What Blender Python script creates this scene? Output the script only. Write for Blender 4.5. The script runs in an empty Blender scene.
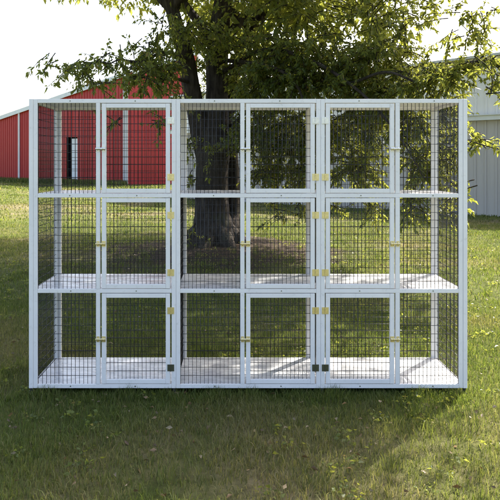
import bpy, bmesh, math, random
import numpy as np
from mathutils import Vector

random.seed(7)
RNG = np.random.default_rng(11)
S = bpy.context.scene
C = S.collection
R = math.radians

# ------------------------------------------------------------------ camera
F = 654.0                      # focal length in pixels of a 500 px wide picture
CAM_D = 4.15                   # metres from the lens to the front of the cages
EYE = 1.473
U = 0.00635                    # a quarter inch: metres per picture pixel on the cage front
cam_d = bpy.data.cameras.new('camera')
cam = bpy.data.objects.new('camera', cam_d); C.objects.link(cam)
cam.location = (0, -CAM_D, EYE); cam.rotation_euler = (R(90), 0, 0)
cam_d.sensor_width = 36; cam_d.lens = F / 500 * 36
cam_d.shift_x = 0.036; cam_d.shift_y = -0.174
cam_d.clip_start = 0.05; cam_d.clip_end = 2000
S.camera = cam

# ------------------------------------------------------------------ light
SUN_EL, SUN_AZ = 48.0, 40.0    # azimuth: degrees to the right of straight ahead
w = bpy.data.worlds.new('World'); S.world = w; w.use_nodes = True
wn = w.node_tree; wn.nodes.clear()
sky = wn.nodes.new('ShaderNodeTexSky'); sky.sky_type = 'NISHITA'; sky.sun_disc = False
sky.sun_elevation = R(SUN_EL); sky.sun_rotation = R(SUN_AZ)
sky.air_density = 1.0; sky.dust_density = 5.0; sky.ozone_density = 0.6
bg = wn.nodes.new('ShaderNodeBackground'); bg.inputs[1].default_value = 0.15
wo = wn.nodes.new('ShaderNodeOutputWorld')
wn.links.new(sky.outputs[0], bg.inputs[0]); wn.links.new(bg.outputs[0], wo.inputs[0])
sl = bpy.data.lights.new('sun', 'SUN'); sl.energy = 4.6; sl.angle = R(0.55); sl.color = (1, 0.95, 0.86)
so = bpy.data.objects.new('sun', sl); C.objects.link(so)
sd = Vector((math.sin(R(SUN_AZ)) * math.cos(R(SUN_EL)), math.cos(R(SUN_AZ)) * math.cos(R(SUN_EL)), math.sin(R(SUN_EL))))
so.rotation_euler = sd.to_track_quat('Z', 'Y').to_euler(); so.location = (20, 20, 30)
S.view_settings.view_transform = 'Standard'; S.view_settings.look = 'None'
S.view_settings.exposure = 1.85; S.view_settings.gamma = 1; S.view_settings.use_curve_mapping = False
S.render.engine = 'CYCLES'
S.cycles.max_bounces = 8; S.cycles.transparent_max_bounces = 8

# ------------------------------------------------------------------ helpers
def tag(o, label=None, cat=None, group=None, kind=None):
    if label: o['label'] = label
    if cat: o['category'] = cat
    if group: o['group'] = group
    if kind: o['kind'] = kind
    return o

def empty(name, loc=(0, 0, 0)):
    o = bpy.data.objects.new(name, None); C.objects.link(o); o.location = loc
    o.empty_display_size = 0.1
    return o

def link(name, me, mat, parent=None):
    o = bpy.data.objects.new(name, me); C.objects.link(o)
    if mat: me.materials.append(mat)
    if parent:
        o.parent = parent
    return o

def P(x, y, D):
    """world point seen at picture pixel (x, y) of the 500 px picture, D metres ahead of the lens"""
    return Vector(((x - 232) / F * D, D - CAM_D, EYE + (163 - y) / F * D))

class BX:
    """collects bevelled boxes, cylinders and prisms into one mesh"""
    def __init__(s): s.bm = bmesh.new()
    def box(s, x0, x1, y0, y1, z0, z1, bev=0.0):
        r = bmesh.ops.create_cube(s.bm, size=1)
        for v in r['verts']:
            v.co = Vector(((x0 + x1) / 2 + v.co.x * (x1 - x0), (y0 + y1) / 2 + v.co.y * (y1 - y0), (z0 + z1) / 2 + v.co.z * (z1 - z0)))
        if bev:
            es = {e for v in r['verts'] for e in v.link_edges}
            bmesh.ops.bevel(s.bm, geom=list(es), offset=bev, segments=2, affect='EDGES', profile=0.5)
        return s
    def cyl(s, a, b, rad, n=10, rad2=None):
        a = Vector(a); b = Vector(b); d = b - a
        r = bmesh.ops.create_cone(s.bm, cap_ends=True, segments=n, radius1=rad, radius2=rad if rad2 is None else rad2, depth=d.length)
        q = d.to_track_quat('Z', 'Y')
        for v in r['verts']: v.co = q @ v.co + (a + b) / 2
        return s
    def poly(s, pts, thick):
        """flat polygon given by points, extruded by the vector thick"""
        f = [s.bm.verts.new(p) for p in pts]
        b = [s.bm.verts.new(Vector(p) + Vector(thick)) for p in pts]
        n = len(pts)
        s.bm.faces.new(f); s.bm.faces.new(b[::-1])
        for i in range(n): s.bm.faces.new((f[i], b[i], b[(i + 1) % n], f[(i + 1) % n]))
        return s
    def build(s, name, mat, parent=None, smooth=False):
        bmesh.ops.recalc_face_normals(s.bm, faces=s.bm.faces)
        me = bpy.data.meshes.new(name); s.bm.to_mesh(me); s.bm.free()
        if smooth: me.shade_smooth()
        return link(name, me, mat, parent)

def np_mesh(name, verts, faces, mat, parent=None, smooth=False):
    """verts (n,3); faces (m,k) all of one size"""
    me = bpy.data.meshes.new(name)
    verts = np.asarray(verts, dtype=np.float32); faces = np.asarray(faces, dtype=np.int32)
    m, k = faces.shape
    me.vertices.add(len(verts)); me.vertices.foreach_set('co', verts.ravel())
    me.loops.add(m * k); me.loops.foreach_set('vertex_index', faces.ravel())
    me.polygons.add(m); me.polygons.foreach_set('loop_start', np.arange(0, m * k, k, dtype=np.int32))
    me.polygons.foreach_set('loop_total', np.full(m, k, dtype=np.int32))
    if smooth: me.polygons.foreach_set('use_smooth', np.ones(m, dtype=bool))
    me.update(); me.validate()
    return link(name, me, mat, parent)

class NT:
    def __init__(s, name):
        s.m = bpy.data.materials.new(name); s.m.use_nodes = True; s.t = s.m.node_tree; s.t.nodes.clear()
        s.out = s.n('OutputMaterial')
    def n(s, t, **kw):
        nd = s.t.nodes.new('ShaderNode' + t)
        for k, v in kw.items(): setattr(nd, k, v)
        return nd
    def l(s, a, b): s.t.links.new(a, b)
    def coord(s, sc=(1, 1, 1)):
        c = s.n('TexCoord'); mp = s.n('Mapping'); mp.inputs['Scale'].default_value = sc
        s.l(c.outputs['Object'], mp.inputs[0]); return mp.outputs[0]
    def noise(s, vec, scale, detail=4, rough=0.55):
        nd = s.n('TexNoise'); s.l(vec, nd.inputs['Vector'])
        nd.inputs['Scale'].default_value = scale; nd.inputs['Detail'].default_value = detail; nd.inputs['Roughness'].default_value = rough
        return nd.outputs['Fac']
    def ramp(s, fac, stops):
        nd = s.n('ValToRGB'); s.l(fac, nd.inputs[0]); e = nd.color_ramp.elements
        while len(e) < len(stops): e.new(0.5)
        for i, (p, c) in enumerate(stops):
            e[i].position = p; e[i].color = (*c, 1) if len(c) == 3 else c
        return nd.outputs[0]
    def mix(s, fac, a, b, mode='MIX'):
        nd = s.n('Mix', data_type='RGBA', blend_type=mode)
        for sock, v in ((nd.inputs[0], fac), (nd.inputs[6], a), (nd.inputs[7], b)):
            if hasattr(v, 'is_linked'): s.l(v, sock)
            elif isinstance(v, (int, float)): sock.default_value = v
            else: sock.default_value = (*v, 1)
        return nd.outputs[2]
    def bump(s, h, strength, dist):
        b = s.n('Bump'); s.l(h, b.inputs['Height']); b.inputs['Strength'].default_value = strength; b.inputs['Distance'].default_value = dist
        return b.outputs[0]
    def pbr(s, col, rough=0.6, metal=0.0, normal=None, spec=0.5):
        p = s.n('BsdfPrincipled')
        if hasattr(col, 'is_linked'): s.l(col, p.inputs['Base Color'])
        else: p.inputs['Base Color'].default_value = (*col, 1)
        if hasattr(rough, 'is_linked'): s.l(rough, p.inputs['Roughness'])
        else: p.inputs['Roughness'].default_value = rough
        p.inputs['Metallic'].default_value = metal; p.inputs['Specular IOR Level'].default_value = spec
        if normal is not None: s.l(normal, p.inputs['Normal'])
        return p.outputs[0]
    def done(s, sh): s.l(sh, s.out.inputs[0]); return s.m

# ------------------------------------------------------------------ materials
def mat_paint():
    t = NT('white_paint'); v = t.coord(); v2 = t.coord((60, 60, 6))
    col = t.ramp(t.noise(v, 5, 5), [(0.3, (0.77, 0.745, 0.73)), (0.7, (0.84, 0.81, 0.79))])
    dirt = t.ramp(t.noise(v, 34, 6, 0.7), [(0.56, (0, 0, 0)), (0.74, (1, 1, 1))])
    col = t.mix(t.mix(0.45, (0, 0, 0), dirt), col, (0.46, 0.44, 0.38))
    return t.done(t.pbr(col, 0.42, normal=t.bump(t.noise(v2, 5, 4), 0.25, 0.0012)))
def mat_floor():
    t = NT('white_sheet'); v = t.coord((1, 2.4, 1))
    col = t.ramp(t.noise(v, 9, 5), [(0.35, (0.60, 0.595, 0.60)), (0.65, (0.72, 0.715, 0.71))])
    dirt = t.ramp(t.noise(v, 16, 7, 0.7), [(0.56, (0, 0, 0)), (0.74, (1, 1, 1))])
    col = t.mix(t.mix(0.35, (0, 0, 0), dirt), col, (0.36, 0.33, 0.27))
    return t.done(t.pbr(col, t.ramp(t.noise(v, 6, 3), [(0.3, (0.16,) * 3), (0.7, (0.34,) * 3)]), normal=t.bump(t.noise(v, 4.0, 3), 0.5, 0.02)))
def mat_wire():
    t = NT('black_wire'); return t.done(t.pbr((0.012, 0.012, 0.013), 0.45))
def mat_metal(name, col, rough, metal=1.0):
    t = NT(name); v = t.coord((1, 1, 1))
    c = t.mix(t.noise(v, 90, 4), tuple(k * 0.7 for k in col), tuple(min(1, k * 1.15) for k in col))
    return t.done(t.pbr(c, rough, metal))
def mat_bark():
    t = NT('bark'); v = t.coord((1, 1, 0.22)); v1 = t.coord()
    ns = t.noise(v, 16, 8, 0.65)
    col = t.ramp(ns, [(0.32, (0.018, 0.014, 0.011)), (0.55, (0.055, 0.044, 0.035)), (0.75, (0.11, 0.092, 0.074))])
    col = t.mix(t.ramp(t.noise(v1, 3, 4), [(0.55, (0, 0, 0)), (0.75, (0.5,) * 3)]), col, (0.075, 0.085, 0.05))
    return t.done(t.pbr(col, 0.95, normal=t.bump(ns, 1.0, 0.05), spec=0.2))
def mat_leaf(name, a, b, c, tr, trf):
    t = NT(name); g = t.n('NewGeometry')
    col = t.ramp(g.outputs['Random Per Island'], [(0.0, a), (0.55, b), (0.93, c), (1.0, (0.20, 0.11, 0.03))])
    d = t.pbr(col, 0.42, spec=0.35)
    tl = t.n('BsdfTranslucent')
    t.l(t.mix(g.outputs['Random Per Island'], tuple(k * 0.75 for k in tr), tr), tl.inputs[0])
    m = t.n('MixShader'); m.inputs[0].default_value = trf
    t.l(d, m.inputs[1]); t.l(tl.outputs[0], m.inputs[2])
    return t.done(m.outputs[0])
def ground_masks(t):
    """shared by soil sheet and grass: returns (dirt 0..1, dry 0..1) from world position"""
    v = t.coord()
    sep = t.n('SeparateXYZ'); t.l(v, sep.inputs[0])
    def m(op, a, b=None):
        nd = t.n('Math', operation=op)
        for i, q in enumerate((a, b)):
            if q is None: continue
            if hasattr(q, 'is_linked'): t.l(q, nd.inputs[i])
            else: nd.inputs[i].default_value = q
        return nd.outputs[0]
    dx = m('DIVIDE', m('SUBTRACT', sep.outputs[0], -0.35), 2.9); dy = m('DIVIDE', m('SUBTRACT', sep.outputs[1], 6.6), 2.6)
    rr = m('SQRT', m('ADD', m('MULTIPLY', dx, dx), m('MULTIPLY', dy, dy)))
    rr = m('ADD', rr, m('MULTIPLY', m('SUBTRACT', t.noise(v, 1.1, 5), 0.5), 1.3))
    dirt = t.ramp(rr, [(0.55, (1, 1, 1)), (0.95, (0, 0, 0))])
    dry = t.ramp(t.noise(v, 0.42, 6, 0.62), [(0.5, (0, 0, 0)), (0.66, (1, 1, 1))])
    for (cx, cy, ax, ay) in ((-7.2, 17.4, 3.6, 1.5), (6.3, 12.3, 2.2, 0.9), (-2.5, 14.5, 3.5, .6)):
        ex = m('DIVIDE', m('SUBTRACT', sep.outputs[0], cx), ax); ey = m('DIVIDE', m('SUBTRACT', sep.outputs[1], cy), ay)
        e = m('ADD', m('SQRT', m('ADD', m('MULTIPLY', ex, ex), m('MULTIPLY', ey, ey))), m('MULTIPLY', m('SUBTRACT', t.noise(v, 1.7, 5), 0.5), 1.6))
        dry = t.mix(1.0, dry, t.ramp(e, [(0.6, (.9, .9, .9)), (1.0, (0, 0, 0))]), 'LIGHTEN')
    return v, dirt, dry
def mat_ground():
    t = NT('lawn_soil'); v, dirt, dry = ground_masks(t)
    g = t.ramp(t.noise(v, 7, 8, 0.7), [(0.3, (0.055, 0.068, 0.018)), (0.55, (0.10, 0.115, 0.03)), (0.75, (0.17, 0.165, 0.055))])
    g2 = t.mix(t.ramp(t.noise(v, 0.9, 5), [(0.4, (0,) * 3), (0.65, (1,) * 3)]), g, t.mix(0.5, g, (0.15, 0.145, 0.04)))
    g2 = t.mix(dry, g2, t.ramp(t.noise(v, 10, 6), [(0.3, (0.11, 0.095, 0.045)), (0.7, (0.25, 0.21, 0.12))]))
    soil = t.ramp(t.noise(v, 18, 8, 0.7), [(0.3, (0.028, 0.02, 0.014)), (0.6, (0.075, 0.055, 0.038)), (0.78, (0.15, 0.12, 0.085))])
    col = t.mix(dirt, g2, soil)
    return t.done(t.pbr(col, 1.0, normal=t.bump(t.noise(v, 22, 8, 0.7), 1.0, 0.05), spec=0.1))
def mat_grass():
    t = NT('grass_blades'); v, dirt, dry = ground_masks(t); g = t.n('NewGeometry')
    a = t.ramp(g.outputs['Random Per Island'], [(0, (0.05, 0.068, 0.016)), (0.5, (0.092, 0.125, 0.028)), (0.88, (0.145, 0.17, 0.045)), (1, (0.23, 0.20, 0.10))])
    b = t.ramp(g.outputs['Random Per Island'], [(0, (0.09, 0.095, 0.03)), (0.6, (0.19, 0.165, 0.075)), (1, (0.30, 0.25, 0.14))])
    a = t.mix(t.ramp(t.noise(v, 1.3, 4), [(0.4, (0,) * 3), (0.65, (0.7,) * 3)]), a, t.mix(1.0, a, (1.08, 1.08, 0.8), 'MULTIPLY'))
    col = t.mix(t.mix(1.0, dry, (0.8, 0.8, 0.8), 'MULTIPLY'), a, b)
    d = t.pbr(col, 0.6, spec=0.25)
    tl = t.n('BsdfTranslucent'); t.l(t.mix(1.0, col, (1.5, 1.5, 0.9), 'MULTIPLY'), tl.inputs[0])
    mx = t.n('MixShader'); mx.inputs[0].default_value = 0.45
    t.l(d, mx.inputs[1]); t.l(tl.outputs[0], mx.inputs[2])
    return t.done(mx.outputs[0])
def mat_sheetmetal(name, c0, c1, rough, streak=0.35):
    t = NT(name); v = t.coord(); vs = t.coord((1.6, 1.6, 0.12))
    col = t.mix(t.noise(v, 0.7, 5), c0, c1)
    st = t.ramp(t.noise(vs, 3.2, 6, 0.7), [(0.5, (0,) * 3), (0.8, (1,) * 3)])
    col = t.mix(t.mix(streak, (0, 0, 0), st), col, tuple(k * 0.55 for k in c0))
    return t.done(t.pbr(col, rough, 0.0, spec=0.4))

M_paint = mat_paint(); M_floor = mat_floor(); M_wire = mat_wire()
M_brass = mat_metal('brass', (0.88, 0.75, 0.42), 0.38)
M_silver = mat_metal('zinc', (0.82, 0.80, 0.76), 0.28)
M_dark = mat_metal('tarnished_steel', (0.20, 0.21, 0.16), 0.4)
M_bark = mat_bark()
M_leaf = mat_leaf('leaves', (0.045, 0.072, 0.018), (0.075, 0.112, 0.025), (0.12, 0.145, 0.035), (0.46, 0.48, 0.07), 0.46)
M_ground = mat_ground(); M_grass = mat_grass()
M_red = mat_sheetmetal('red_siding', (0.38, 0.028, 0.026), (0.45, 0.040, 0.034), 0.5, 0.2)
M_trim = mat_sheetmetal('white_trim', (0.68, 0.68, 0.66), (0.76, 0.76, 0.74), 0.5)
M_grey = mat_sheetmetal('grey_siding', (0.47, 0.43, 0.405), (0.53, 0.49, 0.46), 0.5)
M_upper = mat_sheetmetal('pale_siding', (0.78, 0.75, 0.73), (0.84, 0.81, 0.78), 0.45, 0.2)
M_roof = mat_sheetmetal('pale_roof', (0.50, 0.50, 0.49), (0.58, 0.58, 0.57), 0.45)
M_dirt = mat_leaf('litter', (0.10, 0.06, 0.03), (0.17, 0.11, 0.05), (0.28, 0.22, 0.13), (0.2, 0.12, 0.04), 0.1)
M_black = mat_metal('black_rubber', (0.02, 0.02, 0.02), 0.6, 0.0)
M_inside_shade = mat_metal('painted_inside_shade', (0.03, 0.03, 0.035), 0.7, 0.0)

# ------------------------------------------------------------------ ground
def gz(x, y):
    d = np.sqrt((x + 0.2) ** 2 + (y - 6.95) ** 2)
    far = np.clip((np.hypot(x, y) - 3) / 6, 0, 1)
    return (0.16 * np.exp(-(d / 1.3) ** 2) + far * (0.03 * np.sin(x * 0.9 + 1.3) * np.cos(y * 0.7) + 0.02 * np.sin(x * 2.3 + y * 1.7))) * np.clip((40 - y) / 15, 0, 1)
def build_ground():
    def axis(fine0, fine1, step, far):
        a = list(np.arange(fine0, fine1 + 1e-6, step)); k = step
        lo = [fine0]; hi = [fine1]
        while hi[-1] < far: k *= 1.35; hi.append(hi[-1] + k); lo.append(lo[-1] - k)
        return np.array(lo[:0:-1] + a + hi[1:])
    xs = axis(-8, 8, 0.16, 900); ys = axis(-4, 20, 0.16, 900)
    X, Y = np.meshgrid(xs, ys); Z = gz(X, Y)
    V = np.stack([X, Y, Z], -1).reshape(-1, 3)
    nx, ny = len(xs), len(ys)
    i = np.arange(nx - 1)[None, :] + np.arange(ny - 1)[:, None] * nx
    Fc = np.stack([i, i + 1, i + 1 + nx, i + nx], -1).reshape(-1, 4)
    tag(np_mesh('ground', V, Fc, M_ground, smooth=True), kind='structure')
build_ground()

# ------------------------------------------------------------------ red building
def ribbed_wall(bx, A, B, hA, hB, z0, pitch, depth, rw, out):
    """wall from A to B (xy) with straight sloping top, ribs every pitch standing out along 'out'"""
    A = Vector(A); B = Vector(B); d = (B - A); L = d.length; d.normalize(); o = Vector(out)
    bx.poly([(A.x, A.y, z0), (B.x, B.y, z0), (B.x, B.y, hB), (A.x, A.y, hA)], (-o.x * 0.12, -o.y * 0.12, 0))
    n = int(L / pitch)
    for k in range(n):
        s = (k + 0.5) * pitch
        p = A + d * (s - rw / 2); q = A + d * (s + rw / 2)
        h0 = hA + (hB - hA) * (s - rw / 2) / L - 0.04; h1 = hA + (hB - hA) * (s + rw / 2) / L - 0.04
        p0 = p - o * 0.003; q0 = q - o * 0.003
        bx.poly([(p0.x, p0.y, z0 + 0.02), (q0.x, q0.y, z0 + 0.02), (q0.x, q0.y, h1), (p0.x, p0.y, h0)], (o.x * depth, o.y * depth, 0))

def red_building():
    root = empty('metal_building', (-7.5, 40, 0))
    tag(root, 'tall red ribbed metal building with white trim, across the lawn on the left', 'building')
    inv = -root.location
    def put(bx, name, mat, parent=root):
        o = bx.build(name, mat, parent)
        if parent is root: o.location = inv
        return o
    Y0 = -CAM_D
    c = Vector((-7.0, 43.9 + Y0)); a = Vector((-19.2, 53.6 + Y0))
    dl = (a - c).normalized()
    a2 = a + dl * 9.0
    hc, ha = 7.45, 5.05; slope = (hc - ha) / (a - c).length
    ha2 = ha - slope * 9.0
    outl = Vector((-dl.y, dl.x)); 
    if outl.y > 0: outl = -outl
    # gable-side wall with a doorway: three stretches of ribbed wall
    L = (a2 - c).length
    def at(s): return c + dl * s
    def h(s): return hc - slope * s
    def s_of(px):                                   # distance along the wall where a picture column meets it
        k = (px - 232) / F
        # (c.x+dl.x s) = k (c.y+dl.y s + CAM_D)
        return (k * (c.y + CAM_D) - c.x) / (dl.x - k * dl.y)
    s_d0, s_d1 = s_of(77.5), s_of(66)
    bx = BX()
    ribbed_wall(bx, at(s_d0), at(0), h(s_d0), h(0), -0.3, 0.30, 0.035, 0.07, outl)
    ribbed_wall(bx, at(L), at(s_d1), h(L), h(s_d1), -0.3, 0.30, 0.035, 0.07, outl)
    ribbed_wall(bx, at(s_d1), at(s_d0), h(s_d1), h(s_d0), 3.35, 0.30, 0.035, 0.07, outl)
    w = put(bx, 'wall', M_red)
    # right wall
    he = 9.1; e = Vector((-2.4, 45.2 + Y0)); dr = (e - c).normalized(); outr = Vector((dr.y, -dr.x))
    bx = BX(); ribbed_wall(bx, c + dr * 0.02, e, hc - 0.02, he, -0.3, 0.30, 0.035, 0.07, outr)
    put(bx, 'wall', M_red)
    # back and far walls so the building is closed
    back = Vector((dl.y, -dl.x)); back = -outl * 14
    b1 = c + back; b2 = a2 + back
    bx = BX()
    bx.poly([(a2.x, a2.y, -0.3), (b2.x, b2.y, -0.3), (b2.x, b2.y, h(L) - 0.15), (a2.x, a2.y, h(L) - 0.15)], (dl.x * 0.1, dl.y * 0.1, 0))
    put(bx, 'wall', M_red)
    bx = BX(); bx.poly([(b2.x, b2.y, -0.3), (e.x, e.y, -0.3), (e.x, e.y, he - 0.1), (b2.x, b2.y, h(L) - 0.2)], (0, 0.1, 0))
    put(bx, 'wall', M_red)
    # roof slab
    bx = BX(); p = [c - dl * 0.2 + outl * 0.12, a2 + dl * 0.4 + outl * 0.12, b2 + dl * 0.4, e + Vector((0.2, 0)), ]
    zz = [hc + 0.03, h(L) - 0.05, h(L) - 0.05, he + 0.03]
    bx.poly([(q.x, q.y, z) for q, z in zip(p, zz)], (0, 0, 0.08))
    put(bx, 'roof', M_trim)
    # white rake trim, corner trim, downspouts
    bx = BX()
    q0 = c - dl * 0.25 + outl * 0.14; q1 = a2 + dl * 0.4 + outl * 0.14
    bx.poly([(q0.x, q0.y, hc - 0.12), (q1.x, q1.y, h(L) - 0.2), (q1.x, q1.y, h(L) + 0.1), (q0.x, q0.y, hc + 0.18)], (outl.x * 0.05, outl.y * 0.05, 0))
    put(bx, 'roof_trim', M_trim)
    bx = BX(); q0 = c + outr * 0.1 + dr * 0.3; q1 = e + outr * 0.1
    bx.poly([(q0.x, q0.y, hc - 0.1), (q1.x, q1.y, he - 0.12), (q1.x, q1.y, he + 0.16), (q0.x, q0.y, hc + 0.2)], (outr.x * 0.05, outr.y * 0.05, 0))
    put(bx, 'roof_trim', M_trim)
    def strip(s, wd, name):
        bx = BX(); u = at(s + wd / 2) + outl * 0.045; v = at(s - wd / 2) + outl * 0.045
        bx.poly([(u.x, u.y, -0.2), (v.x, v.y, -0.2), (v.x, v.y, h(s) - 0.13), (u.x, u.y, h(s) - 0.13)], (outl.x * 0.1, outl.y * 0.1, 0))
        put(bx, name, M_trim)
    strip(s_of(20), 0.13, 'downspout'); strip(s_of(125.2), 0.12, 'downspout'); strip(0.02, 0.2, 'corner_trim')
    # doorway: dark sheet, the shade inside put into its colour, and a white door leaf filling its right half
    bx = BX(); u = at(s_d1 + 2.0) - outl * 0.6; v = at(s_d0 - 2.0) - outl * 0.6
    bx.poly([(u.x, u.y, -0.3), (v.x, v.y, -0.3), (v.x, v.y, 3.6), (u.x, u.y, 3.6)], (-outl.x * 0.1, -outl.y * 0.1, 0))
    d = put(bx, 'doorway_shade', M_inside_shade)
    bx = BX(); sm = s_d0 + (s_d1 - s_d0) * 0.62
    u = at(sm) - outl * 0.2; v = at(s_d0 + 0.05) - outl * 0.2
    bx.poly([(u.x, u.y, 0.02), (v.x, v.y, 0.02), (v.x, v.y, 3.25), (u.x, u.y, 3.25)], (outl.x * 0.06, outl.y * 0.06, 0))
    put(bx, 'door', M_trim)
    return root
red_building()

# ------------------------------------------------------------------ grey building
def grey_building():
    Y0 = -CAM_D
    b = Vector((12.5, 13.9 + Y0)); a = Vector((-1.95, 26.9 + Y0)); d = (b - a).normalized()
    a = a - d * 0.7
    n = Vector((-d.y, d.x)); n = n if n.y > 0 else -n      # into the building
    root = empty('metal_shed', (a.x, a.y, 0))
    tag(root, 'long grey ribbed metal building with a pale ledge across its wall behind the tree', 'building')
    inv = -root.location
    H, TOP, TB, W = 2.86, 4.2, 4.65, 11.0
    def put(bx, name, mat, label=None):
        o = bx.build(name, mat, root); o.location = inv
        if label: o['label'] = label
        return o
    bx = BX(); ribbed_wall(bx, a, b, H - 0.1, H - 0.1, -0.3, 0.30, 0.028, 0.05, -n); put(bx, 'wall', M_grey)
    c0 = a + n * 0.04; c1 = b + n * 0.04
    bx = BX(); ribbed_wall(bx, c0, c1, TOP, TB, H - 0.06, 0.30, 0.028, 0.05, -n); put(bx, 'upper_wall', M_upper, 'paler upper wall of ribbed sheets')
    r = a + n * W; q = b + n * W
    bx = BX()
    bx.poly([(a.x - d.x * .002, a.y - d.y * .002, -0.3), (a.x - d.x * .002, a.y - d.y * .002, TOP), (r.x, r.y, TOP), (r.x, r.y, -0.3)], (d.x * -0.06, d.y * -0.06, 0))
    put(bx, 'gable_wall', M_grey)
    bx = BX(); bx.poly([(r.x, r.y, -0.3), (q.x, q.y, -0.3), (q.x, q.y, TB), (r.x, r.y, TOP)], (n.x * 0.06, n.y * 0.06, 0)); put(bx, 'wall', M_grey)
    bx = BX(); e0 = a - n * 0.10 - d * 0.12; e1 = b - n * 0.10; g0 = r + n * .1 - d * .12; g1 = q + n * .1; m0 = (e0 + g0) / 2; m1 = (e1 + g1) / 2
    bx.poly([(e0.x, e0.y, TOP), (e1.x, e1.y, TB), (m1.x, m1.y, TB + .45), (m0.x, m0.y, TOP + .45)], (0, 0, 0.07))
    bx.poly([(m0.x, m0.y, TOP + .45), (m1.x, m1.y, TB + .45), (g1.x, g1.y, TB), (g0.x, g0.y, TOP)], (0, 0, 0.07))
    put(bx, 'roof', M_roof)
    bx = BX(); u = a - n * 0.045 - d * 0.1; v = b - n * 0.045
    bx.poly([(u.x, u.y, H - 0.17), (v.x, v.y, H - 0.17), (v.x, v.y, H - 0.04), (u.x, u.y, H - 0.04)], (-n.x * 0.09, -n.y * 0.09, 0))
    bx.poly([(u.x, u.y, H - 0.037), (v.x, v.y, H - 0.037), (v.x, v.y, H - 0.01), (u.x, u.y, H - 0.01)], (-n.x * 0.12, -n.y * 0.12, 0))
    put(bx, 'ledge', M_trim)
grey_building()

# ------------------------------------------------------------------ tree
def tube(pts, rad, sides=8, rough=0.0, sub=4):
    """smooth tube through control points; returns verts, faces"""
    pts = [Vector(p) for p in pts]; P2 = []; R2 = []
    n = len(pts)
    for i in range(n - 1):
        p0 = pts[max(i - 1, 0)]; p1 = pts[i]; p2 = pts[i + 1]; p3 = pts[min(i + 2, n - 1)]
        for k in range(sub):
            u = k / sub
            P2.append(0.5 * ((2 * p1) + (-p0 + p2) * u + (2 * p0 - 5 * p1 + 4 * p2 - p3) * u * u + (-p0 + 3 * p1 - 3 * p2 + p3) * u ** 3))
            R2.append(rad[i] * (1 - u) + rad[i + 1] * u)
    P2.append(pts[-1]); R2.append(rad[-1])
    V = []; Fc = []
    t0 = (P2[1] - P2[0]).normalized(); ref = Vector((1, 0, 0)) if abs(t0.x) < 0.8 else Vector((0, 1, 0))
    ph = random.random() * 6
    for i, p in enumerate(P2):
        t = (P2[min(i + 1, len(P2) - 1)] - P2[max(i - 1, 0)]).normalized()
        uu = (ref - t * ref.dot(t)).normalized(); vv = t.cross(uu); ref = uu
        for k in range(sides):
            a = 2 * math.pi * k / sides
            r = R2[i] * (1 + rough * (math.sin(a * 3 + ph + i * 0.12) * 0.6 + math.sin(a * 7 + i * 0.25 + ph * 2) * 0.35 + random.uniform(-.35, .35)))
            V.append(p + (uu * math.cos(a) + vv * math.sin(a)) * r)
    for i in range(len(P2) - 1):
        for k in range(sides):
            k2 = (k + 1) % sides
            Fc.append((i * sides + k, i * sides + k2, (i + 1) * sides + k2, (i + 1) * sides + k))
    return V, Fc
def tubes(name, lst, mat, parent, loc=None):
    V = []; Fc = []
    for v, f in lst:
        o = len(V); V += [tuple(q) for q in v]; Fc += [tuple(i + o for i in q) for q in f]
    ob = np_mesh(name, V, Fc, mat, parent, smooth=True)
    if loc is not None: ob.location = loc
    return ob

def leaves(cent, dirv, L, W, fold=0.25):
    """cent (n,3) leaf bases, dirv (n,3) leaf directions; returns V,F with two triangles per leaf"""
    n = len(cent)
    dirv = dirv / np.linalg.norm(dirv, axis=1, keepdims=True)
    rnd = RNG.normal(size=(n, 3)); side = np.cross(dirv, rnd); side /= np.linalg.norm(side, axis=1, keepdims=True) + 1e-9
    up = np.cross(side, dirv)
    L = np.asarray(L)[:, None]; W = np.asarray(W)[:, None]
    b = cent; tip = cent + dirv * L - np.array([0, 0, 1]) * L * 0.15
    m = cent + dirv * L * 0.42
    l = m + side * W / 2 + up * W * fold; r = m - side * W / 2 + up * W * fold
    V = np.stack([b, l, tip, r], 1).reshape(-1, 3)
    i = np.arange(n)[:, None] * 4
    Fc = np.concatenate([i + [0, 1, 2], i + [0, 2, 3]], 0)
    return V, Fc

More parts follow.
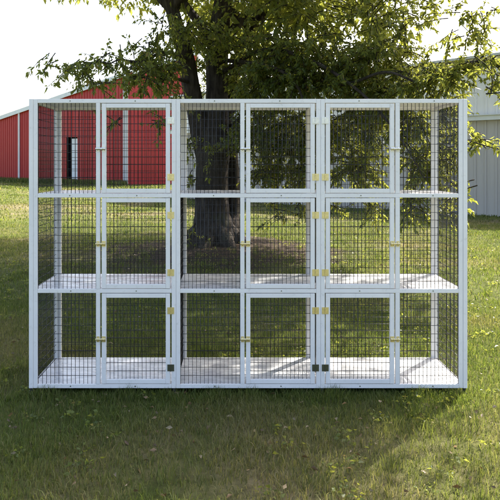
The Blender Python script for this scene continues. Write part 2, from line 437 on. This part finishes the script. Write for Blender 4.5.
def big_tree():
    D = 11.1
    base = P(214, 250, D); base.z = 0
    root = empty('shade_tree', base)
    tag(root, 'large old shade tree with dark forked trunk and low drooping leafy branches behind the cages', 'tree')
    inv = -base
    g = lambda x, y, dd=0: P(x, y, D + dd)
    tr = []
    def gp(x, y, dd=0): return g(x, y, dd)
    b0 = base + Vector((-0.03, 0, -0.15))
    tr.append(tube([b0 + Vector((-.05, 0, 0)), base + Vector((0, 0, .18)), gp(212, 215), gp(212, 180), gp(214, 150), gp(216, 125), gp(217, 90, .1), gp(217, 50, .2), gp(224, -10, .4), gp(232, -80, .6)],
                   [.62, .42, .30, .27, .28, .22, .185, .19, .15, .10], 20, 0.06, 6))
    tr.append(tube([gp(211, 185), gp(207, 158), gp(202, 135), gp(196, 108), gp(191, 85, -.1), gp(185, 55, -.2), gp(172, 10, -.4), gp(160, -50, -.6)],
                   [.15, .19, .19, .155, .15, .145, .11, .07], 16, 0.06, 6))
    tr.append(tube([base + Vector((.22, .1, -.1)), base + Vector((.26, .1, .3)), gp(233, 215, .2), gp(233, 180, .3), gp(230, 150, .3), gp(226, 118, .3), gp(233, 80, .5), gp(250, 30, .8), gp(275, -40, 1.2)],
                   [.34, .22, .12, .12, .13, .13, .11, .09, .06], 14, 0.07, 6))
    # root flares
    for an in (200, 255, 300, 345, 40, 110, 160):
        v = Vector((math.cos(R(an)), math.sin(R(an)), 0))
        tr.append(tube([base + v * .12 + Vector((0, 0, .5)), base + v * .36 + Vector((0, 0, .22)), base + v * .62 + Vector((0, 0, .06)), base + v * .98 + Vector((0, 0, -.08))],
                       [.13, .15, .10, .03], 8, 0.08, 4))
    tubes('trunk', tr, M_bark, root, inv)

    LV = []; LF = []; tw = []; off = 0
    def add(V, Fc):
        nonlocal off
        LV.append(V); LF.append(Fc + off); off += len(V)
    def cluster(c, r, n, size, droop=0.35, flat=1.0):
        c = np.array(c)
        q = RNG.normal(size=(n, 3)); q /= np.linalg.norm(q, axis=1, keepdims=True)
        q *= (RNG.random((n, 1)) ** 0.45) * r * np.array([1, 1, flat])
        dv = q / r + RNG.normal(size=(n, 3)) * 0.55 - np.array([0, 0, droop])
        Ls = size * RNG.uniform(0.6, 1.3, n)
        add(*leaves(c + q, dv, Ls, Ls * RNG.uniform(0.38, 0.58, n)))
    limbs = []
    def limb(pts, r0, r1):
        n = len(pts); rr = [r0 + (r1 - r0) * i / (n - 1) for i in range(n)]
        tubes('limb', [tube(pts, rr, 8, 0.05, 5)], M_bark, root, inv)
        return [Vector(p) for p in pts]
    # a spray: twig running out with leaves along it, many per blob
    def spray(p, dirn, length, n, size, droop=0.5, r=0.008):
        p = Vector(p); d = Vector(dirn).normalized(); pts = [p]; st = length / 4
        for k in range(4):
            d = (d + Vector((random.uniform(-.25, .25), random.uniform(-.25, .25), -droop * 0.22 + random.uniform(-.15, .15)))).normalized()
            pts.append(pts[-1] + d * st)
        tw.append(tube(pts, [r, r * .85, r * .65, r * .45, r * .25], 4, 0, 2))
        A = np.array([tuple(q) for q in pts])
        u = RNG.uniform(0.1, 1, n) * 4; i = np.minimum(u.astype(int), 3); fr = (u - i)[:, None]
        base_ = A[i] * (1 - fr) + A[i + 1] * fr + RNG.normal(size=(n, 3)) * 0.012
        dv = (A[i + 1] - A[i]) / st * 0.6 + RNG.normal(size=(n, 3)) * 0.75 - np.array([0, 0, 0.45])
        Ls = size * RNG.uniform(0.6, 1.25, n)
        add(*leaves(base_, dv, Ls, Ls * RNG.uniform(0.36, 0.52, n)))
        return pts
    def blob(c, rad, nspray, nl, size, droop=0.5, frm=None):
        """a leafy mass of sprays inside an ellipsoid"""
        c = Vector(c)
        for k in range(nspray):
            q = Vector(RNG.normal(size=3)); q.normalize(); q *= random.random() ** 0.4
            p = c + Vector((q.x * rad[0], q.y * rad[1], q.z * rad[2]))
            dirn = Vector((q.x, q.y, q.z * .6)) + Vector((random.uniform(-.6, .6), random.uniform(-.6, .6), random.uniform(-.5, .3)))
            spray(p - dirn.normalized() * 0.2, dirn, random.uniform(.35, .6), nl, size, droop)
    # ---- the high crown: shades the cages and the lawn
    cc = Vector((-0.35, 7.5, 6.4)); rx, ry, rz = 5.1, 5.6, 3.4
    n = 0
    while n < 620:
        q = RNG.normal(size=3); q /= np.linalg.norm(q); q *= RNG.random() ** 0.38
        p = cc + Vector((q[0] * rx, q[1] * ry, q[2] * rz))
        lift = 5.3 if p.x < -1.6 else (4.2 if p.x < -.8 else 3.3)
        if p.x > 1.5: lift = 3.5
        if p.z < lift: continue
        cluster(p, random.uniform(.35, .65), 105, 0.15, 0.25, 0.7); n += 1
    for (lc, lr, ln) in (((2.4, 3.7, 6.6), (2.2, 2.7, 2.0), 115), ((0.9, 12.3, 6.4), (3.2, 1.8, 1.8), 80), ((0.6, 4.0, 6.8), (2.5, 2.5, 2.0), 50)):  # extra crown lobes, added for the shade they cast on lawn and cages
        k = 0
        while k < ln:
            q = RNG.normal(size=3); q /= np.linalg.norm(q); q *= RNG.random() ** 0.38
            p = Vector((lc[0] + q[0] * lr[0], lc[1] + q[1] * lr[1], lc[2] + q[2] * lr[2]))
            if p.z < 4.4: continue
            cluster(p, random.uniform(.4, .7), 95, 0.14, 0.25, 0.7); k += 1
    # limbs into the high crown
    top = [gp(217, 50, .2), gp(172, 10, -.4), gp(250, 30, .8), gp(224, -10, .4)]
    for k in range(11):
        an = R(k * 33 + 10); s = top[k % 4]
        e = cc + Vector((math.cos(an) * 4.2, math.sin(an) * 4.0, random.uniform(-1.2, 1.4)))
        m = s.lerp(e, 0.5) + Vector((0, 0, 0.5))
        limb([s, s.lerp(m, .5) + Vector((.1, 0, .2)), m, m.lerp(e, .6), e], .09, .02)
    # ---- low drooping limbs, right side
    f1 = gp(217, 100, .1)
    limb([gp(229, 130, .3), P(262, 96, 10.6), P(300, 78, 10.0), P(345, 84, 9.2), P(385, 72, 8.5), P(418, 82, 8.2), P(440, 76, 8.0)], .045, .005)
    limb([gp(228, 120, .3), P(250, 80, 11.4), P(290, 70, 11.4), P(312, 100, 11.2), P(330, 140, 11)], .06, .015)
    limb([gp(220, 75, .1), P(262, 50, 10.2), P(310, 60, 9.4), P(360, 92, 8.8), P(398, 135, 8.4), P(425, 180, 8.2)], .04, .006)
    limb([gp(221, 60, .2), P(268, 66, 9.8), P(296, 84, 9.6), P(308, 120, 9.6)], .04, .01)
    # left side
    limb([gp(187, 62, -.2), P(165, 52, 9.8), P(142, 62, 9.0), P(118, 60, 8.5), P(100, 72, 8.1)], .035, .004)
    limb([gp(190, 82, -.1), P(172, 78, 10.2), P(150, 72, 9.4), P(122, 80, 8.8)], .035, .008)
    # ---- leafy masses (x, y, D, rx px, rz px, depth, sprays, leaves)
    masses = [
        (262, 82, 10.4, 26, 28, .8, 60, 26), (300, 78, 10.0, 30, 26, .8, 70, 26), (342, 74, 9.6, 30, 24, .8, 64, 26),
        (262, 130, 10.8, 24, 30, .8, 60, 26), (296, 132, 10.6, 26, 32, .8, 64, 26), (330, 128, 10.4, 26, 34, .7, 60, 24),
        (365, 118, 9.8, 24, 38, .7, 50, 24), (388, 92, 9.2, 22, 30, .6, 46, 24), (268, 172, 10.8, 20, 14, .6, 26, 22),
        (310, 172, 10.6, 26, 16, .6, 30, 22), (356, 168, 9.8, 28, 20, .6, 34, 22), (300, 50, 10.0, 60, 24, .9, 80, 24),
        (380, 56, 9.2, 40, 18, .8, 46, 22), (416, 78, 8.6, 26, 17, .5, 38, 24), (446, 74, 8.2, 20, 14, .5, 28, 22),
        (475, 64, 7.8, 22, 9, .4, 17, 20), (440, 112, 8.5, 14, 14, .4, 12, 22), (492, 78, 7.5, 8, 10, .2, 4, 16), (497, 92, 7.4, 5, 6, .2, 2, 14), (505, 62, 7.6, 16, 10, .4, 9, 18),
        (410, 128, 8.8, 20, 26, .5, 42, 24), (424, 165, 8.6, 18, 26, .5, 36, 24), (446, 148, 8.6, 12, 30, .4, 24, 22),
        (412, 206, 8.6, 16, 20, .4, 15, 20), (448, 205, 8.6, 10, 20, .4, 10, 20), (372, 205, 9.2, 18, 14, .4, 7, 16),
        (276, 205, 10.4, 10, 20, .3, 6, 14), (302, 212, 10.2, 12, 14, .3, 5, 14), (332, 205, 10.4, 14, 10, .3, 5, 14),
        (238, 80, 11.4, 14, 26, .5, 26, 20), (238, 135, 10.2, 12, 26, .4, 16, 20), (205, 88, 11.9, 8, 14, .2, 6, 14),
        (196, 62, 11.8, 20, 8, .4, 8, 16),
        (476, 141, 7.8, 15, 9, .25, 8, 18), (462, 185, 7.6, 8, 16, .2, 4, 12), (430, 100, 8.4, 26, 10, .4, 14, 20),
        # left fringe
        (58, 64, 7.6, 16, 6, .3, 4, 14), (84, 70, 7.9, 12, 12, .3, 7, 18), (100, 84, 8.0, 10, 12, .25, 5, 16), (112, 62, 8.4, 20, 9, .4, 12, 18),
        (138, 74, 8.8, 20, 16, .4, 17, 20), (160, 84, 9.2, 14, 16, .4, 12, 20), (150, 50, 9.0, 28, 9, .5, 17, 20), (172, 66, 9.8, 12, 14, .4, 14, 20), (150, 64, 9.3, 18, 9, .4, 22, 22), (76, 68, 7.9, 14, 7, .3, 6, 18),
        (112, 120, 8.6, 8, 8, .2, 3, 14), (158, 122, 9.0, 8, 14, .2, 5, 16), (190, 140, 10.2, 6, 16, .2, 6, 16), (187, 178, 10.2, 6, 14, .2, 5, 14), (190, 228, 10.4, 6, 5, .2, 3, 12),
        (215, 150, 10.2, 14, 10, .3, 5, 14), (178, 100, 9.8, 8, 14, .3, 6, 16),
        (228, 40, 10.6, 40, 22, .6, 40, 22), (180, 28, 9.8, 40, 18, .6, 32, 22), (290, 8, 10, 70, 26, .9, 60, 22), (390, 14, 9.0, 60, 30, .8, 50, 22), (470, 24, 8.2, 40, 24, .6, 26, 22),
    ]
    for (x, y, dd, rxp, rzp, dep, ns, nl) in masses:
        dense = y > 40 and 250 < x < 400
        blob(P(x, y, dd), (rxp / F * dd, dep, rzp / F * dd), int(ns * (1.75 if dense else 1.15)), int(nl * 1.5), 0.070)
    o = np_mesh('crown', np.concatenate(LV), np.concatenate(LF), M_leaf, root); o.location = inv
    tubes('twigs', tw, M_bark, root, inv)
    print('leaves', sum(len(f) for f in LF) // 2)
big_tree()

# ------------------------------------------------------------------ grass
def grass():
    def scatter(n, d0, d1, hmin, hmax, wmin, wmax, pw=1.0):
        D = d0 + (d1 - d0) * RNG.random(n) ** pw
        X = (RNG.uniform(-60, 560, n) - 232) / F * D
        Y = D - CAM_D
        r = np.sqrt(((X + .35) / 3.4) ** 2 + ((Y - 6.6) / 2.3) ** 2) + 0.25 * np.sin(X * 3.1) * np.sin(Y * 2.3)
        keep = RNG.random(n) < np.clip((r - 0.35) / 0.65, 0.06, 1)
        pat = np.sin(X * 2.7 + 1.7 * np.sin(Y * 1.9)) * np.sin(Y * 3.3 + 1.3 * np.sin(X * 2.2)) + 0.6 * np.sin(X * 9.1 + Y * 3.7) * np.sin(Y * 11.3 - X * 4.9)
        keep &= RNG.random(n) < np.clip(0.8 + 0.35 * pat, 0.25, 1)
        X = X[keep]; Y = Y[keep]; n = len(X)
        cl = 0.6 + 0.4 * np.sin(X * 5.3 + np.sin(Y * 4.1) * 2) * np.sin(Y * 6.1 + X)
        h = RNG.uniform(hmin, hmax, n) * (0.75 + 0.5 * cl); wd = RNG.uniform(wmin, wmax, n)
        a = RNG.uniform(0, 2 * np.pi, n); lean = RNG.uniform(0.1, 0.95, n) * h; b = RNG.uniform(0, 2 * np.pi, n)
        z = gz(X, Y) - 0.004
        base = np.stack([X, Y, z], -1)
        sx = np.stack([np.cos(a) * wd, np.sin(a) * wd, np.zeros(n)], -1) / 2
        ln = np.stack([np.cos(b) * lean, np.sin(b) * lean, np.zeros(n)], -1)
        mid = base + ln * 0.35 + np.stack([np.zeros(n), np.zeros(n), h * 0.6], -1)
        tip = base + ln + np.stack([np.zeros(n), np.zeros(n), h * RNG.uniform(.55, 1, n)], -1)
        V = np.stack([base - sx, base + sx, mid + sx * .7, mid - sx * .7, tip], 1).reshape(-1, 3)
        i = np.arange(n)[:, None] * 5
        Fc = np.concatenate([i + [0, 1, 2], i + [0, 2, 3], i + [3, 2, 4]], 0)
        return V, Fc
    parts = [scatter(170000, 2.5, 7, .025, .065, .0022, .0045, .75), scatter(110000, 7, 16, .03, .075, .005, .010, .85), scatter(60000, 16, 34, .04, .09, .012, .03, .8), scatter(45000, 34, 56, .05, .11, .04, .08, .9)]
    # blades brushing up against the foot of the cages, and scattered taller tufts
    def tufts(X, Y, h, wd):
        n = len(X); a = RNG.uniform(0, 2 * np.pi, n); b = RNG.uniform(0, 2 * np.pi, n); lean = RNG.uniform(.1, .6, n) * h
        z0 = np.zeros(n); base = np.stack([X, Y, gz(X, Y) - .004], -1)
        sx = np.stack([np.cos(a) * wd, np.sin(a) * wd, z0], -1) / 2; ln = np.stack([np.cos(b) * lean, np.sin(b) * lean, z0], -1)
        mid = base + ln * .35 + np.stack([z0, z0, h * .6], -1); tip = base + ln + np.stack([z0, z0, h], -1)
        V = np.stack([base - sx, base + sx, mid + sx * .7, mid - sx * .7, tip], 1).reshape(-1, 3); i = np.arange(n)[:, None] * 5
        return V, np.concatenate([i + [0, 1, 2], i + [0, 2, 3], i + [3, 2, 4]], 0)
    n = 3600; X = RNG.uniform(-1.4, 1.6, n); parts.append(tufts(X, -0.012 - RNG.random(n) ** 1.6 * .12, RNG.uniform(.04, .085, n) * (0.75 + .45 * np.sin(X * 7) * np.sin(X * 17.3)), RNG.uniform(.002, .004, n)))
    m_ = 260; D = 2.7 + 10 * RNG.random(m_) ** .8; cx = (RNG.uniform(-40, 540, m_) - 232) / F * D; cy = D - CAM_D
    ok = ~((cx > -1.45) & (cx < 1.65) & (cy > -.1) & (cy < .75)); cx = cx[ok]; cy = cy[ok]; k = 28
    X = np.repeat(cx, k) + RNG.normal(size=len(cx) * k) * .028; Y = np.repeat(cy, k) + RNG.normal(size=len(cx) * k) * .028
    parts.append(tufts(X, Y, RNG.uniform(.05, .12, len(X)), RNG.uniform(.002, .005, len(X))))
    V = []; Fc = []; off = 0
    for v, f in parts: V.append(v); Fc.append(f + off); off += len(v)
    tag(np_mesh('grass', np.concatenate(V), np.concatenate(Fc), M_grass), 'short uneven lawn grass growing all around the cages', 'grass', kind='stuff')
    # low broad-leaved weeds
    m_ = 420; D = 2.7 + 9 * RNG.random(m_) ** .8; cx = (RNG.uniform(-40, 540, m_) - 232) / F * D; cy = D - CAM_D; k = 14
    X = np.repeat(cx, k) + RNG.normal(size=m_ * k) * .03; Y = np.repeat(cy, k) + RNG.normal(size=m_ * k) * .03
    c = np.stack([X, Y, gz(X, Y) + RNG.uniform(.01, .04, len(X))], -1); dv = RNG.normal(size=(len(X), 3)) * [1, 1, .2] + [0, 0, .25]
    L = RNG.uniform(.015, .035, len(X)); v, f = leaves(c, dv, L, L * .6)
    tag(np_mesh('weeds', v, f, M_leaf), 'low broad leaved weeds growing among the lawn grass', 'weeds', kind='stuff')
    # fallen leaves and straw
    n = 2600; D = 2.7 + 11 * RNG.random(n) ** 0.8; X = (RNG.uniform(-40, 540, n) - 232) / F * D; Y = D - CAM_D
    c = np.stack([X, Y, gz(X, Y) + RNG.uniform(.008, .035, n)], -1)
    dv = RNG.normal(size=(n, 3)) * [1, 1, .15]
    L = RNG.uniform(.012, .045, n); v, f = leaves(c, dv, L, L * .5)
    tag(np_mesh('leaf_litter', v, f, M_dirt), 'small brown fallen leaves scattered over the grass and soil', 'fallen leaves', kind='stuff')
    # unmown fringe along the red building
    n = 9000; s = RNG.random(n)
    X = -7.0 + (-28 + 7.0) * s; Y = (43.9 + (60.6 - 43.9) * s) - CAM_D - 0.3 - RNG.random(n) ** 2 * 1.6
    h = RNG.uniform(.1, .42, n); a = RNG.uniform(-.5, .5, n)
    base = np.stack([X, Y, np.zeros(n)], -1); w2 = np.stack([np.full(n, .03), a * .03, np.zeros(n)], -1)
    tip = base + np.stack([RNG.uniform(-.2, .2, n), RNG.uniform(-.2, .2, n), h], -1)
    V = np.stack([base - w2, base + w2, tip], 1).reshape(-1, 3); Fc = np.arange(n * 3).reshape(-1, 3)
    tag(np_mesh('tall_grass', V, Fc, M_grass), 'taller unmown grass along the foot of the red building', 'grass', kind='stuff')
grass()

# ------------------------------------------------------------------ the bank of cages
DEP = 0.61; T = 0.0254; BV = 0.0016
def X_(px): return (px - 232) * U
def Z_(py): return (395 - py) * U
WIRE = 0.00138
def wire_boxes(lst):
    V = []; Fc = []
    for (x0, x1, y0, y1, z0, z1) in lst:
        o = len(V)
        V += [(x0, y0, z0), (x1, y0, z0), (x1, y1, z0), (x0, y1, z0), (x0, y0, z1), (x1, y0, z1), (x1, y1, z1), (x0, y1, z1)]
        Fc += [tuple(o + k for k in f) for f in ((0, 3, 2, 1), (4, 5, 6, 7), (0, 1, 5, 4), (1, 2, 6, 5), (2, 3, 7, 6), (3, 0, 4, 7))]
    return V, Fc
def wire_panel(name, parent, mode, a0, a1, b0, b1, c):
    """welded 1 x 2 inch mesh. mode 'f': spans X,Z at Y=c; 's': spans Y,Z at X=c; 't': spans X,Y at Z=c"""
    lst = []; w_ = WIRE
    n = int(round((a1 - a0) / 0.0254)); m = int(round((b1 - b0) / 0.0508))
    for i in range(n + 1):
        a = a0 + (a1 - a0) * i / n + random.uniform(-.0004, .0004)
        lst.append({'f': (a - w_, a + w_, c - w_, c + w_, b0, b1), 's': (c - w_, c + w_, a - w_, a + w_, b0, b1), 't': (a - w_, a + w_, b0, b1, c - w_, c + w_)}[mode])
    for j in range(m + 1):
        b = b0 + (b1 - b0) * j / m; e = 1.7 * w_
        lst.append({'f': (a0, a1, c + e - w_, c + e + w_, b - w_, b + w_), 's': (c + e - w_, c + e + w_, a0, a1, b - w_, b + w_), 't': (a0, a1, b - w_, b + w_, c + e - w_, c + e + w_)}[mode])
    return np_mesh(name, *wire_boxes(lst), M_wire, parent)

def hinge(parent, x, z, mat, label=None):
    bx = BX(); y = -0.0022
    bx.box(x - .0215, x - .0035, y, y + .003, z - .0215, z + .0215, .0005)
    bx.box(x + .0035, x + .0215, y, y + .003, z - .0215, z + .0215, .0005)
    for k in range(3):
        zz = z - .0215 + k * .0146
        bx.cyl((x, y - .001, zz), (x, y - .001, zz + .0138), .0052, 10)
    for sx in (-1, 1):
        for sz in (-1, 1): bx.cyl((x + sx * .0135, y + .001, z + sz * .013), (x + sx * .0135, y - .0016, z + sz * .013), .0034, 8, .0022)
    o = bx.build('hinge', mat, parent)
    if label: o['label'] = label
def latch(parent, x, z, sgn, mat, label=None):
    """barrel bolt on the door reaching over the gap into a keeper on the stile; sgn +1: door on the right"""
    bx = BX(); y = -0.0018
    bx.box(x + sgn * .018 - .0125, x + sgn * .018 + .0125, y, y + .003, z - .018, z + .018, .0005)
    bx.box(x - sgn * .018 - .009, x - sgn * .018 + .009, y, y + .003, z - .018, z + .018, .0005)
    bx.cyl((x - sgn * .032, y - .005, z), (x + sgn * .03, y - .005, z), .0072, 10)
    for k in (-.018, .010, .024): bx.cyl((x + sgn * k - .003, y - .005, z), (x + sgn * k + .003, y - .005, z), .0115, 10)
    bx.cyl((x + sgn * .017, y - .005, z), (x + sgn * .017, y - .018, z - .003), .0035, 8)
    o = bx.build('latch', mat, parent)
    if label: o['label'] = label

def cage_bank():
    root = empty('cage_bank', (0, 0, 0))
    tag(root, 'white framed bank of nine pet cages with black wire mesh, standing on the grass', 'cage')
    mods = [dict(x0=29, x1=176, fix=(37.5, 96), fst=(96, 100), door=(101.8, 170), hx=170.8, lx=100.9, ls=1, jl=True, jr=False),
            dict(x0=176.15, x1=320.6, fix=(180.2, 240.3), fst=(240.3, 244.5), door=(246.1, 314.8), hx=315.5, lx=245.3, ls=1, jl=False, jr=False),
            dict(x0=320.75, x1=467.3, fix=(399.8, 458.8), fst=(395.5, 399.8), door=(325.8, 394.2), hx=325.2, lx=394.9, ls=-1, jl=False, jr=True)]
    rails = [(99, 103), (193.6, 197.6), (289, 293), (384.2, 388.2)]
    FY0, FY1 = 0.0, T
    BY0, BY1 = DEP - T, DEP
    for mi, m in enumerate(mods):
        bx = BX(); x0, x1 = X_(m['x0']), X_(m['x1'])
        zt, zb = Z_(99), Z_(388.2)
        L0 = x0; L1 = X_(m['fix'][0]) if m['jl'] else X_(m['x0'] + 4.05)
        R1 = x1; R0 = X_(m['fix'][1]) if m['jr'] else X_(m['x1'] - 4.3)
        # front stiles; at the outer ends side panel edge (proud 2 mm) beside front stile
        def stile(a, b, y0, y1, outer):
            if outer == 'l':
                mid = (a + b) / 2; bx.box(a, mid - .0004, y0, y1, zb, zt, BV); bx.box(mid + .0004, b, y0 + .002, y1 - .002, zb + .0005, zt - .0005, BV)
            elif outer == 'r':
                mid = (a + b) / 2; bx.box(mid + .0004, b, y0, y1, zb, zt, BV); bx.box(a, mid - .0004, y0 + .002, y1 - .002, zb + .0005, zt - .0005, BV)
            else: bx.box(a, b, y0 + .001, y1 - .001, zb, zt - .0006, BV)
        stile(L0, L1, FY0, FY1, 'l' if m['jl'] else ''); stile(R0, R1, FY0, FY1, 'r' if m['jr'] else '')
        stile(L0, L0 + (.0508 if m['jl'] else T), BY0, BY1, 'l' if m['jl'] else ''); stile(R1 - (.0508 if m['jr'] else T), R1, BY0, BY1, 'r' if m['jr'] else '')
        bL = L0 + (.0508 if m['jl'] else T) + .0003; bR = R1 - (.0508 if m['jr'] else T) - .0003
        for k, (ya, yb) in enumerate(rails):
            za, zb_ = Z_(yb), Z_(ya)
            bx.box(L1 + .0003, R0 - .0003, FY0 + .0018, FY1 - .0018, za, zb_, BV)
            bx.box(bL, bR, BY0 + .0018, BY1 - .0018, za + (.002 if k == 0 else 0), zb_ - (0 if k == 0 else .012), BV)
            # side rails
            for (sa, sb, on) in ((L0, L0 + T, True), (R1 - T, R1, True)):
                bx.box(sa + .0015, sb - .0015, FY1 + .0003, BY0 - .0003, za + .001, zb_ - .001 - (.005 if k == 0 else .012), BV)
        # intermediate front stile, one per tier
        f0, f1 = X_(m['fst'][0]), X_(m['fst'][1])
        for k in range(3):
            bx.box(f0, f1, FY0 + .001, FY1 - .001, Z_(rails[k + 1][0]) + .0003, Z_(rails[k][1]) - .0003, BV)
        fr = bx.build('frame', M_paint, root)
        # screws along the rails
        for (ya, yb) in rails:
            for xx in ((m['fix'][0] + m['fix'][1]) / 2 + 4, (m['door'][0] + m['door'][1]) / 2):
                xx += random.uniform(-1, 1); z = Z_((ya + yb) / 2)
                sc = BX(); sc.cyl((X_(xx), FY0 + .003, z), (X_(xx), FY0 - .0004, z), .0042, 10, .0036)
                sc.build('screw', M_dark, fr)
        for k in range(3):
            yt, yb = rails[k][1], rails[k + 1][0]
            zt_, zb2 = Z_(yt), Z_(yb)
            flz = Z_(rails[k + 1][0]) - .002
            fa, fb = X_(m['fix'][0]), X_(m['fix'][1])
            wire_panel('wire_panel', root, 'f', fa + .002, fb - .002, zb2 - .002, zt_ + .002, FY0 + .013)
            # back wire, whole width
            wire_panel('wire_panel', root, 'f', bL - .002, bR + .002, zb2 - .01, zt_ + .002, BY0 + .012)
            if m['jl']: wire_panel('side_wire_panel', root, 's', FY1 - .002, BY0 + .002, zb2 - .01, zt_ + .002, x0 + .0125)
            if m['jr']: wire_panel('side_wire_panel', root, 's', FY1 - .002, BY0 + .002, zb2 - .01, zt_ + .002, x1 - .0125)
            if not m['jl'] and k > 0: wire_panel('side_wire_panel', root, 's', FY1 - .002, BY0 + .002, zb2 - .01, zt_ + .002, x0 + .002)
            # floor panel: thin sheet with a lip, resting on the rails
            fb_ = BX(); fb_.box(x0 + (.028 if m['jl'] else .004), x1 - (.028 if m['jr'] else .004), FY1 + .002, BY0 - .002, flz - .0065, flz, .0015)
            for q in range(2):                 # seams of the sheet: batten strips along the back
                pass
            fb_.build('floor_panel', M_floor, root)
            # door
            d0, d1 = X_(m['door'][0]), X_(m['door'][1])
            dz1 = Z_(yt + .55); dz0 = Z_(yb - .55)
            db = BX(); st = T * 1.06
            db.box(d0, d0 + st, FY0, FY1, dz0, dz1, BV); db.box(d1 - st, d1, FY0, FY1, dz0, dz1, BV)
            db.box(d0 + st + .0003, d1 - st - .0003, FY0 + .001, FY1 - .001, dz1 - st, dz1 - .0004, BV)
            db.box(d0 + st + .0003, d1 - st - .0003, FY0 + .001, FY1 - .001, dz0 + .0004, dz0 + st, BV)
            door = db.build('door', M_paint, root)
            wire_panel('wire_mesh', door, 'f', d0 + st - .002, d1 - st + .002, dz0 + st - .002, dz1 - st + .002, FY0 + .013)
            H = yb - yt
            for q, hy in enumerate((yt + 17.5, yb - 16.5)):
                if k == 0 and q == 0: hinge(door, X_(m['hx']), Z_(hy), M_silver, 'silvery zinc hinge')
                elif k == 2 and q == 1: hinge(door, X_(m['hx']), Z_(hy), M_dark, 'dark tarnished hinge')
                else: hinge(door, X_(m['hx']), Z_(hy), M_brass)
            latch(door, X_(m['lx']), Z_(yt + H * .5 + 0.5), m['ls'], M_silver if k == 0 else M_brass, 'silvery barrel bolt' if k == 0 else None)
        # staples holding the wire on the stiles: tiny bright clips
        for e in (m['fix'][0], m['fix'][1], m['door'][0] + 4.3, m['door'][1] - 4.3):
            for k in range(3):
                for fr_ in (.2, .55, .82):
                    z = Z_(rails[k][1] + (rails[k + 1][0] - rails[k][1]) * (fr_ + random.uniform(-.04, .04)))
                    x = X_(e); stp = BX()
                    stp.box(x - .0026, x + .0026, FY0 + .006, FY0 + .0125, z - .0018, z + .0018)
                    stp.build('staple', M_silver, fr)
        zr = Z_(99) - .0045
        rf = BX(); rf.box(x0 + .003, x1 - .003, FY1 + .0005, BY0 - .0005, zr, zr + .004, .0008); rf.build('roof_panel', M_paint, root)
    for fx in (31.5, 174, 322, 464.8):
        for fy in (.0127, DEP - .0127):
            bx = BX(); bx.cyl((X_(fx), fy, -.02), (X_(fx), fy, .012), .018, 14); bx.cyl((X_(fx), fy, .012), (X_(fx), fy, Z_(388.2) - .0005), .011, 12)
            bx.build('foot', M_black, root)
cage_bank()
